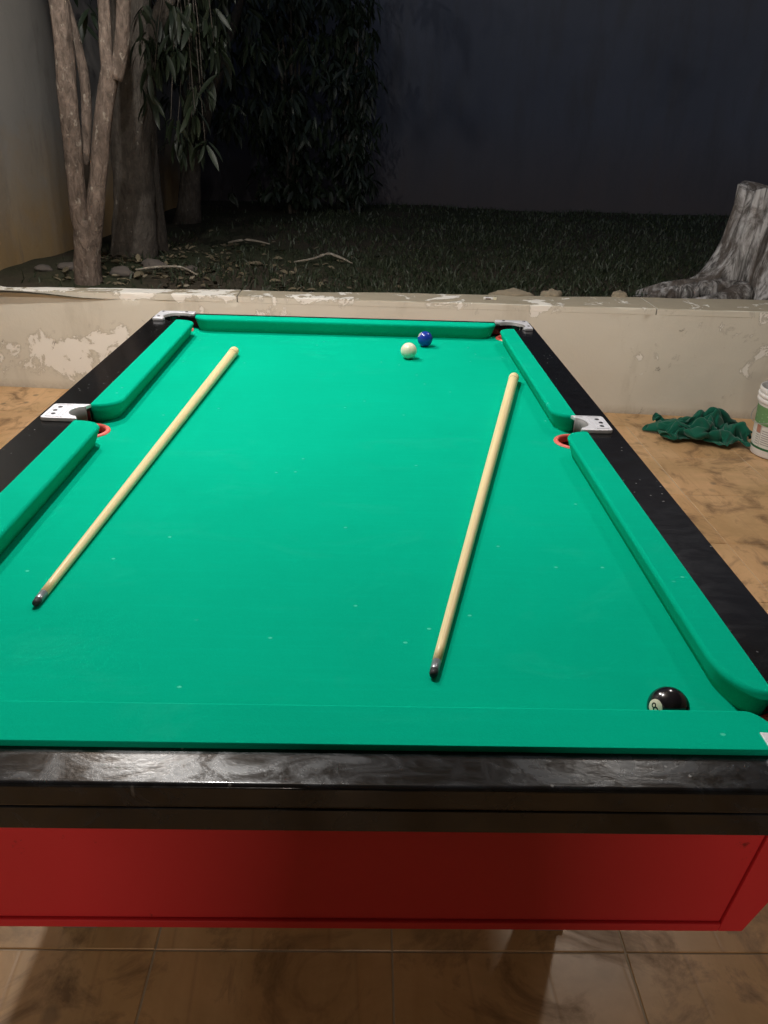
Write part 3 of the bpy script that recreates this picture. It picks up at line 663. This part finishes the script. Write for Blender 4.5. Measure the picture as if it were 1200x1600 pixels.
# side plates (local frame: +x outwards)
for (px, py, s) in ((LB-.011, 1.114, -1), (RB, 1.120, .9)):
    arc = arcpts(-.018, 0, .036, 72, -72)
    out = [(-.014, .050), (.055, .049), (.066, .047), (.069, .042), (.069, -.042), (.066, -.047), (.055, -.049), (-.014, -.050)] + [(-.010, -.042)] + arc[::-1] + [(-.010, .042)]
    ln = [(.060, .038, .060, -.038, .0012), (.024, .044, .024, -.044, .0012), (.060, .040, .028, .042, .0010), (.060, -.040, .028, -.042, .0010), (.034, .03, .034, -.03, .0008), (.014, .040, -.004, .041, .0014)]
    plate(out, arc, (px, py, 0), s, 1, ln, [(.047, .023), (.051, 0), (.047, -.023)], None)
# corner plates (local frame: +x,+y outwards, origin at the pocket)
for (x, y, k) in pockets:
    if k != 'corner': continue
    sx = 1 if x > 0 else -1; sy = 1 if y > 1 else -1
    ox = HW-.013-abs(x); oy = (TL-.013-y) if sy > 0 else (y-.010)
    arc = arcpts(0, 0, .050, 128 if sy > 0 else 112, -38); ix = -.046 if sy > 0 else -.074
    out = [(ix, oy), (ox-.004, oy), (ox, oy-.004), (ox, -.045), (.043, -.045)] + arc[::-1] + [(-.036, .0432), (ix, .0432)]
    out = [(ix, oy-.003), (ix+.003, oy), (ox-.006, oy), (ox, oy-.006), (ox, -.042), (ox-.003, -.045), (.043, -.045)] + arc[::-1] + [(ix, .0415)]
    ln = [(ix+.006, oy-.006, ox-.008, oy-.006, .0010), (ox-.006, oy-.008, ox-.006, -.038, .0010), (.040, .040, ox-.008, oy-.010, .0011)]
    plate(out, arc, (x, y, 0), sx, sy, ln, [(-.015, (.05+oy)/2), ((.05+ox)/2, -.012), (ox-.014, oy-.014)], None)

# red cabinet, tapering downwards
zt, zb = RZ-.0655, .563; FY, BY = .020, TL-.020
def prism(name, q0, q1, mat, parent, bv=.0015):
    bm = bmesh.new(); loft(bm, [q0, q1]); bmesh.ops.recalc_face_normals(bm, faces=bm.faces); o = link(name, bm, mat, parent)
    if bv: bevel(o, bv, 2)
    return o
def xs_(z): return .539+(z-zb)*(.608-.539)/(zt-zb)       # outer half width
def xi_(z): return .5095+(z-zb)*(.535-.5095)/(zt-zb)     # joint
for s, y0, y1 in ((1, FY, FY+.018), (-1, BY, BY-.018)):
    zs = zb+.0125
    yi = y0+s*.0035
    p = prism('end_panel', [(-xi_(zs)+.0008, yi, zs+.001), (xi_(zs)-.0008, yi, zs+.001), (xi_(zt)-.0008, yi, zt), (-xi_(zt)+.0008, yi, zt)], [(-xi_(zs)+.0008, y1, zs+.001), (xi_(zs)-.0008, y1, zs+.001), (xi_(zt)-.0008, y1, zt), (-xi_(zt)+.0008, y1, zt)], RED, TB)
    prism('bottom_trim', [(-xi_(zb), y0, zb), (xi_(zb), y0, zb), (xi_(zs), y0, zs), (-xi_(zs), y0, zs)], [(-xi_(zb), y1, zb), (xi_(zb), y1, zb), (xi_(zs), y1, zs), (-xi_(zs), y1, zs)], RED, TB)
    for k in (-1, 1):
        prism('corner_stile', [(k*xi_(zb), y0, zb), (k*xs_(zb), y0, zb), (k*xs_(zt), y0, zt), (k*xi_(zt), y0, zt)], [(k*xi_(zb), y1, zb), (k*xs_(zb), y1, zb), (k*xs_(zt), y1, zt), (k*xi_(zt), y1, zt)], RED, TB)
for k in (-1, 1):
    prism('side_panel', [(k*xs_(zb), FY+.019, zb), (k*(xs_(zb)-.018), FY+.019, zb), (k*(xs_(zt)-.018), FY+.019, zt), (k*xs_(zt), FY+.019, zt)], [(k*xs_(zb), BY-.019, zb), (k*(xs_(zb)-.018), BY-.019, zb), (k*(xs_(zt)-.018), BY-.019, zt), (k*xs_(zt), BY-.019, zt)], RED, TB)
boxobj('cabinet_floor', (-.515, .515, .045, TL-.045, zb+.002, zb+.016), m_plain('raw_plywood', (.30, .20, .11), .8), TB)
LEGM = m_plain('black_leg_paint', (.02, .02, .022), .45); FOOT = m_plain('galvanised_foot', (.42, .42, .40), .5, .6)
for x in (-.455, .455):
    for y in (.475, TL-.475):
        bm = bmesh.new(); loft(bm, [[(-.030, -.030, .012), (.030, -.030, .012), (.030, .030, .012), (-.030, .030, .012)], [(-.045, -.045, zb+.001), (.045, -.045, zb+.001), (.045, .045, zb+.001), (-.045, .045, zb+.001)]])
        lg = link('leg', bm, LEGM, TB); bevel(lg, .003); lg.location = (x, y, 0)
        bm = bmesh.new(); box(bm, -.034, .034, -.046, .034, .0005, .0118); f = link('foot', bm, FOOT, lg); bevel(f, .002)

# ------------------------------------------------------------------ balls
def ball(name, x, y, mat, label):
    bm = bmesh.new(); bmesh.ops.create_uvsphere(bm, u_segments=48, v_segments=32, radius=.025); o = link(name, bm, mat, None, True); o.location = (x, y, CZ+.0252); tag(o, label, 'ball', 'balls on the pool table'); return o
def m_ball(name, col, rough=.12):
    t = NT(name); n = t.noise(t.coord('Object'), 60, 4, .6); t.set(Base_Color=t.mix(n, tuple(c*.94 for c in col), col), Roughness=t.ramp(n, [(0, rough), (1, rough+.1)]), Coat_Weight=.3, Coat_Roughness=.08); return t.m
ball('cue_ball', .209, 1.822, m_ball('ivory_resin', (.86, .82, .62), .3), 'ivory white ball near the far cushion')
def disc_on_ball(parent, d, roll, rad, mat, name, hole=0.0, off=.00012, cx=0, cy=0, ell=1.0):
    """a small spherical patch lying on the ball around direction d"""
    d = Vector(d).normalized(); a = d.cross(Vector((0, 0, 1))).normalized(); b = d.cross(a)*-1
    ca, sa = math.cos(roll), math.sin(roll); u = a*ca+b*sa; w = b*ca-a*sa
    bm = bmesh.new(); n = 32; R_ = .025+off; rings = []
    for k in range(5):
        r = hole+(rad-hole)*k/4; rings.append([bm.verts.new((d*1.0+u*((cx+r*math.cos(2*PI*i/n)))*1.0+w*((cy+r*ell*math.sin(2*PI*i/n)))).normalized()*R_) for i in range(n)])
    for p, q in zip(rings, rings[1:]):
        for i in range(n): bm.faces.new((p[i], p[(i+1)%n], q[(i+1)%n], q[i]))
    if hole == 0: bmesh.ops.remove_doubles(bm, verts=bm.verts, dist=1e-6)
    bmesh.ops.recalc_face_normals(bm, faces=bm.faces)
    return link(name, bm, mat, parent, True)
PR_W = m_ball('ivory_print', (.80, .76, .60), .2); PR_K = m_ball('black_print', (.012, .012, .014), .2)
bb = ball('blue_ball', .270, 1.982, m_ball('blue_resin', (.010, .045, .36)), 'solid blue ball beside the ivory white ball')
disc_on_ball(bb, (-.80, -.02, .62), 0, .42, PR_W, 'number_spot')
disc_on_ball(bb, (-.80, -.02, .62), 0, .30, m_ball('blue_print', (.01, .045, .36)), 'number_ring', .18, .0002)
eb = ball('eight_ball', .450, .1485, m_ball('black_resin', (.008, .008, .012)), 'black ball with white spot and number eight behind the near cushion')
ed = (-.90, -.42, .34)
disc_on_ball(eb, ed, 0, .42, PR_W, 'number_spot')
for cy, r in ((.10, .135), (-.125, .155)): disc_on_ball(eb, ed, -.95, r, PR_K, 'figure_eight', r*.50, .0002, 0, cy, 1.0)

# ------------------------------------------------------------------ cues
def cue(p0, p1, label):
    p0 = Vector(p0); p1 = Vector(p1); L_ = (p1-p0).length; r0, r1 = .0060, .0142
    root = empty('pool_cue', p0); tag(root, label, 'pool cue', 'cues lying on the table')
    q = (p1-p0).to_track_quat('Z', 'X'); root.rotation_mode = 'QUATERNION'; root.rotation_quaternion = q
    R_ = lambda z: r0+(r1-r0)*(z/L_)**.9
    bm = bmesh.new(); lathe(bm, [(R_(.032+(L_-.072)*i/40), .032+(L_-.072)*i/40) for i in range(41)], 24, (0, 0, 0), True, True); link('shaft', bm, CUE, root, True)
    bm = bmesh.new(); lathe(bm, [(.0059, .012), (.0061, .0125), (.0062, .0318)], 24, (0, 0, 0), True, True); link('ferrule', bm, FERR, root, True)
    bm = bmesh.new(); lathe(bm, [(.0002, .0), (.003, .0006), (.0048, .0022), (.0056, .005), (.0058, .0119)], 24, (0, 0, 0), True, True); link('tip', bm, TIP, root, True)
    bm = bmesh.new(); e = L_-.0395; lathe(bm, [(r1*.985, e), (r1*1.02, e+.001), (r1*1.03, e+.02), (r1*1.0, e+.030), (r1*.85, e+.0365), (r1*.5, e+.0393), (.0002, e+.0397)], 24, (0, 0, 0), True, True); link('butt_cap', bm, CUE, root, True)
    bm = bmesh.new(); lathe(bm, [(r1*.99, e-.0035), (r1*1.006, e-.003), (r1*1.006, e-.001), (r1*.99, e-.0006)], 24); link('ring_line', bm, RING, root, True)
    return root
cue((-.398, .378, CZ+.0064), (-.328, 1.810, CZ+.0150), 'pale wooden cue with its butt far from any cushion')
cue((.171, .226, CZ+.0064), (.5035, 1.602, CZ+.0150), 'pale wooden cue with its butt touching the side cushion')

# ------------------------------------------------------------------ paint bucket
bk = empty('paint_bucket', (2.150, 3.065, .0015), 0); tag(bk, 'open white plastic paint bucket with green label on the tiles', 'bucket')
PLW = m_plain('white_bucket_plastic', (.74, .73, .71), .38, 0, .06, 20)
bm = bmesh.new()
prof = [(.0, .002), (.118, .002), (.122, .006), (.126, .05), (.136, .262), (.137, .266), (.145, .269), (.146, .286), (.139, .288), (.139, .292), (.146, .294), (.147, .308), (.139, .310), (.139, .314), (.143, .316), (.144, .322), (.143, .338), (.140, .341), (.137, .338), (.134, .29), (.130, .12), (.122, .012), (.0, .010)]
lathe(bm, prof, 64); link('body', bm, PLW, bk, True); bevel(bk.children[0], .001, 1, 30)
def patch(name, r_of, a0, a1, z0, z1, mat, parent, off=.0006, n=24):
    bm = bmesh.new(); A = []
    for i in range(n+1):
        a = math.radians(a0+(a1-a0)*i/n); A.append([bm.verts.new(((r_of(z)+off)*math.cos(a), (r_of(z)+off)*math.sin(a), z)) for z in (z0, (z0+z1)/2, z1)])
    for p, q in zip(A, A[1:]):
        for j in range(2): bm.faces.new((p[j], q[j], q[j+1], p[j+1]))
    return link(name, bm, mat, parent, True)
rb = lambda z: .126+(z-.05)*(.136-.126)/.212
GRN = NT('green_label_print'); _v = GRN.coord('Object'); _vo = GRN.node('ShaderNodeTexVoronoi'); _vo.inputs['Scale'].default_value = 55; GRN.L(_v, _vo.inputs['Vector'])
GRN.set(Base_Color=GRN.mix(GRN.math('MULTIPLY', GRN.ramp(_vo.outputs['Distance'], [(.10, 1), (.2, 0)]), .7), GRN.mix(GRN.noise(_v, 14), (.09, .22, .09), (.16, .32, .13)), (.5, .62, .48)), Roughness=.5); GRN = GRN.m
GRD = m_plain('dark_green_print', (.02, .13, .05), .5); PAP = m_plain('label_paper', (.66, .66, .62), .6); INK = m_plain('grey_text_print', (.30, .29, .29), .6); PNK = m_plain('rust_print', (.42, .20, .14), .6)
lab = patch('label', rb, 0, 360, .162, .252, GRN, bk, .0006, 64)
patch('label_block', rb, 0, 360, .052, .1615, PAP, bk, .0006, 64)
patch('dark_band', rb, 0, 360, .040, .0515, GRD, bk, .0006, 64)
patch('rust_corner', rb, 183, 196, .12, .160, PNK, lab, .0010, 6)
patch('column_line', rb, 197, 198.2, .054, .160, INK, lab, .0010, 2)
for i, z in enumerate((.134, .122, .111, .100, .089, .078, .067)):
    patch('text_line', rb, 201, 231-(i % 3)*4, z, z+.0042, INK, lab, .0010, 8)
    patch('text_line', rb, 184, 195, z-.004, z-.0002, INK, lab, .0010, 4)
patch('green_square', rb, 236, 262, .054, .10, GRD, lab, .0011, 8)
patch('green_square', rb, 236, 300, .10, .1605, GRD, lab, .0011, 12)
bm = bmesh.new(); tube(bm, [(.153*math.cos(a), .153*math.sin(a)-.0, .285-.115*math.sin(PI*i/12)) for i, a in enumerate([math.radians(170+200*j/12-90) for j in range(13)])], [.0018]*13, 6); link('bail_handle', bm, m_plain('wire', (.5, .5, .5), .4, .8), bk, True)

# ------------------------------------------------------------------ heap of green cloth
CLO = NT('dark_green_felt'); _v = CLO.coord('Object'); _n = CLO.noise(_v, 9, 5, .6); CLO.set(Base_Color=CLO.mix(_n, (.001, .062, .038), (.004, .115, .070)), Roughness=.85, Sheen_Weight=.25, Specular_IOR_Level=.15); CLO.bump(CLO.noise(_v, 260, 2), .2, .001); CLO = CLO.m
hp = empty('cloth_heap', (1.86, 3.31, .002)); tag(hp, 'crumpled heap of dark green felt scraps on the tiles by the wall', 'cloth')
cs_ = [v.co for v in HEAP_MESH.vertices]; lo = [min(c[k] for c in cs_) for k in range(3)]; hi = [max(c[k] for c in cs_) for k in range(3)]
for v in HEAP_MESH.vertices: v.co = (-.255+.525*(v.co.x-lo[0])/(hi[0]-lo[0]), -.225+.40*(v.co.y-lo[1])/(hi[1]-lo[1])-.05*(v.co.x), 0.004+.105*(v.co.z-lo[2])/(hi[2]-lo[2])*(1+.75*math.exp(-((v.co.x/.16)**2+(v.co.y/.13)**2))))
HEAP_MESH.materials.clear(); o = link('felt_sheet', HEAP_MESH, CLO, hp, True); m = o.modifiers.new('thick', 'SOLIDIFY'); m.thickness = .003; m.offset = 1; m = o.modifiers.new('sub', 'SUBSURF'); m.levels = 1; m.render_levels = 1
bm = bmesh.new(); rings = []     # loosely rolled end
for k in range(15):
    t = k/14; row = []
    for i in range(41):
        a = -1.2+i/40*(2*PI*1.35); r = (.014+.030*t)*(1+.10*i/40)*(1+.10*math.sin(a*2+t*3)); cxx = -.285+.125*t
        row.append(bm.verts.new((cxx+.012*math.sin(a), .05-.05*t+r*math.cos(a)*1.15, .046*(.35+.65*t)+.002+r*math.sin(a)*.95)))
    rings.append(row)
for a, b in zip(rings, rings[1:]):
    for i in range(40): bm.faces.new((a[i], a[i+1], b[i+1], b[i]))
o = link('rolled_scrap', bm, CLO, hp, True); m = o.modifiers.new('thick', 'SOLIDIFY'); m.thickness = .0028

# ------------------------------------------------------------------ lamps of the porch (all above or behind the picture)
def bulb_lamp(name, loc, label, col, power, drop, soft=.03):
    o = empty(name, loc); tag(o, label, 'lamp')
    bm = bmesh.new(); bmesh.ops.create_icosphere(bm, subdivisions=3, radius=.032); bmesh.ops.translate(bm, verts=bm.verts, vec=(0, 0, .085)); link('bulb', bm, m_emit(name+'_glow', col, 30), o, True)
    bm = bmesh.new(); lathe(bm, [(.020, .112), (.022, .116), (.022, .14), (.016, .15), (.003, drop)], 20, (0, 0, 0), True, True); link('lamp_holder', bm, SCREW, o, True)
    d = bpy.data.lights.new(name+'_light', 'POINT'); d.energy = power; d.color = col; d.shadow_soft_size = soft; l = bpy.data.objects.new('light', d); COL.objects.link(l); l.parent = o
    return o
bulb_lamp('pendant_lamp', PENDANT, 'bulb hanging on a cord over the pool table', (1, .98, .95), PENDANT_W, 2.951-PENDANT[2])
bulb_lamp('ceiling_bulb', LEFT_LAMP, 'bare bulb under the porch ceiling near the stained side wall', (1, .97, .93), LEFT_LAMP_W, 2.951-LEFT_LAMP[2])
bulb_lamp('ceiling_bulb', RIGHT_LAMP, 'bare bulb under the porch ceiling near the brown side wall', (1, .97, .92), RIGHT_LAMP_W, 2.951-RIGHT_LAMP[2], .10)
o = empty('tube_lamp', BACK_TUBE); tag(o, 'short fluorescent tube fixed to the brown house wall', 'lamp')
bm = bmesh.new(); lathe(bm, [(.014, -.20), (.014, .20)], 16, (0, 0, 0), True, True); bmesh.ops.rotate(bm, verts=bm.verts, cent=(0, 0, 0), matrix=Matrix.Rotation(PI/2, 3, 'Y')); link('tube', bm, m_emit('tube_glow', (.92, .97, 1), 4), o, True)
boxobj('fixture', (-.23, .23, -.338, -.03, -.035, .035), m_plain('white_fixture', (.7, .7, .7), .5), o, .004)
d = bpy.data.lights.new('tube_light', 'AREA'); d.shape = 'RECTANGLE'; d.size = .40; d.size_y = .03; d.energy = BACK_TUBE_W; d.color = (1, .88, .74); l = bpy.data.objects.new('light', d); COL.objects.link(l); l.parent = o; l.location = (0, .02, 0); l.rotation_euler = (math.radians(90), 0, 0)

# ------------------------------------------------------------------ person taking the picture (behind the camera, throws the shadow on the table end)
def person():
    root = empty('person', (.07, -1.08, 0)); tag(root, 'person in dark shirt and trousers standing at the near end of the table', 'person')
    J = {'pel': (0, 0, .95, .125, .10), 'sp': (0, .01, 1.15, .13, .10), 'ch': (0, .0, 1.35, .15, .11), 'nk': (0, .01, 1.475, .048, .048), 'hd0': (0, .035, 1.555, .060, .070), 'hd1': (0, .03, 1.645, .078, .092), 'hd2': (0, .02, 1.70, .055, .065), 'nose': (0, .118, 1.605, .011, .013)}
    E_ = [('pel', 'sp'), ('sp', 'ch'), ('ch', 'nk'), ('nk', 'hd0'), ('hd0', 'hd1'), ('hd1', 'hd2'), ('hd0', 'nose')]
    for s, n in ((-1, 'l'), (1, 'r')):
        J.update({'hip'+n: (s*.09, 0, .88, .095, .095), 'kn'+n: (s*.11, .02, .48, .06, .06), 'an'+n: (s*.12, -.01, .09, .04, .04), 'to'+n: (s*.13, .16, .035, .035, .03), 'sh'+n: (s*.18, 0, 1.42, .06, .06), 'el'+n: (s*.25, .05, 1.16, .042, .042), 'wr'+n: (s*.13, .20, 1.26, .028, .028), 'ha'+n: (s*.09, .25, 1.31, .03, .02)})
        E_ += [('pel', 'hip'+n), ('hip'+n, 'kn'+n), ('kn'+n, 'an'+n), ('an'+n, 'to'+n), ('ch', 'sh'+n), ('sh'+n, 'el'+n), ('el'+n, 'wr'+n), ('wr'+n, 'ha'+n)]
        for q, (dx, L_) in enumerate(((-.030, .055), (-.011, .075), (.006, .080), (.022, .074), (.036, .058))):
            bx, by, bz = J['ha'+n][:3]; a, b, c = 'f%d%sa' % (q, n), 'f%d%sb' % (q, n), 'f%d%sc' % (q, n)
            J[a] = (bx+dx*.8, by+.022, bz+.020-(.02 if q == 0 else 0), .010, .010); J[b] = (bx+dx*1.1, by+.03+L_*.25, bz+.022+L_*.45-(.03 if q == 0 else 0), .0085, .0085); J[c] = (bx+dx*1.05, by+.02+L_*.2, bz+.022+L_*.95-(.04 if q == 0 else 0), .007, .007)
            E_ += [('ha'+n, a), (a, b), (b, c)]
    ks = list(J); me = bpy.data.meshes.new('body'); me.from_pydata([J[k][:3] for k in ks], [(ks.index(a), ks.index(b)) for a, b in E_], [])
    cl = NT('clothes_and_skin'); v = cl.sep(cl.coord('Object')); sk = cl.math('MAXIMUM', cl.math('GREATER_THAN', v[2], 1.49), cl.math('MULTIPLY', cl.math('GREATER_THAN', v[1], .19), cl.math('GREATER_THAN', v[2], 1.1)))
    cl.set(Base_Color=cl.mix(sk, cl.mix(cl.math('GREATER_THAN', v[2], .98), (.02, .022, .03), (.05, .05, .055)), (.33, .19, .13)), Roughness=.8)
    o = link('body', me, cl.m, root)
    bm = bmesh.new(); bmesh.ops.create_icosphere(bm, subdivisions=3, radius=1)
    for q in bm.verts: q.co = Vector((q.co.x*.088, q.co.y*.105-.0, q.co.z*.095))*(1+.06*noise.noise(q.co*4))
    bmesh.ops.delete(bm, geom=[q for q in bm.verts if q.co.y > .03 and q.co.z < .03 or q.co.z < -.055], context='VERTS')
    hr = link('hair', bm, m_plain('dark_hair', (.012, .010, .009), .7), root, True); hr.location = (0, .012, 1.665)
    for k in (-1, 1):
        bm = bmesh.new(); bmesh.ops.create_icosphere(bm, subdivisions=2, radius=.011); e = link('eye', bm, m_plain('dark_eye', (.03, .02, .015), .2), root, True); e.location = (k*.030, .100, 1.635)
    m = o.modifiers.new('skin', 'SKIN'); 
    if not me.skin_vertices: 
        bm = bmesh.new(); bm.from_mesh(me); bm.verts.layers.skin.verify(); bm.to_mesh(me); bm.free()
    for i, k in enumerate(ks): me.skin_vertices[0].data[i].radius = J[k][3:5]; me.skin_vertices[0].data[i].use_root = (k == 'pel')
    m.use_smooth_shade = True; s = o.modifiers.new('sub', 'SUBSURF'); s.levels = 2; s.render_levels = 2
person()
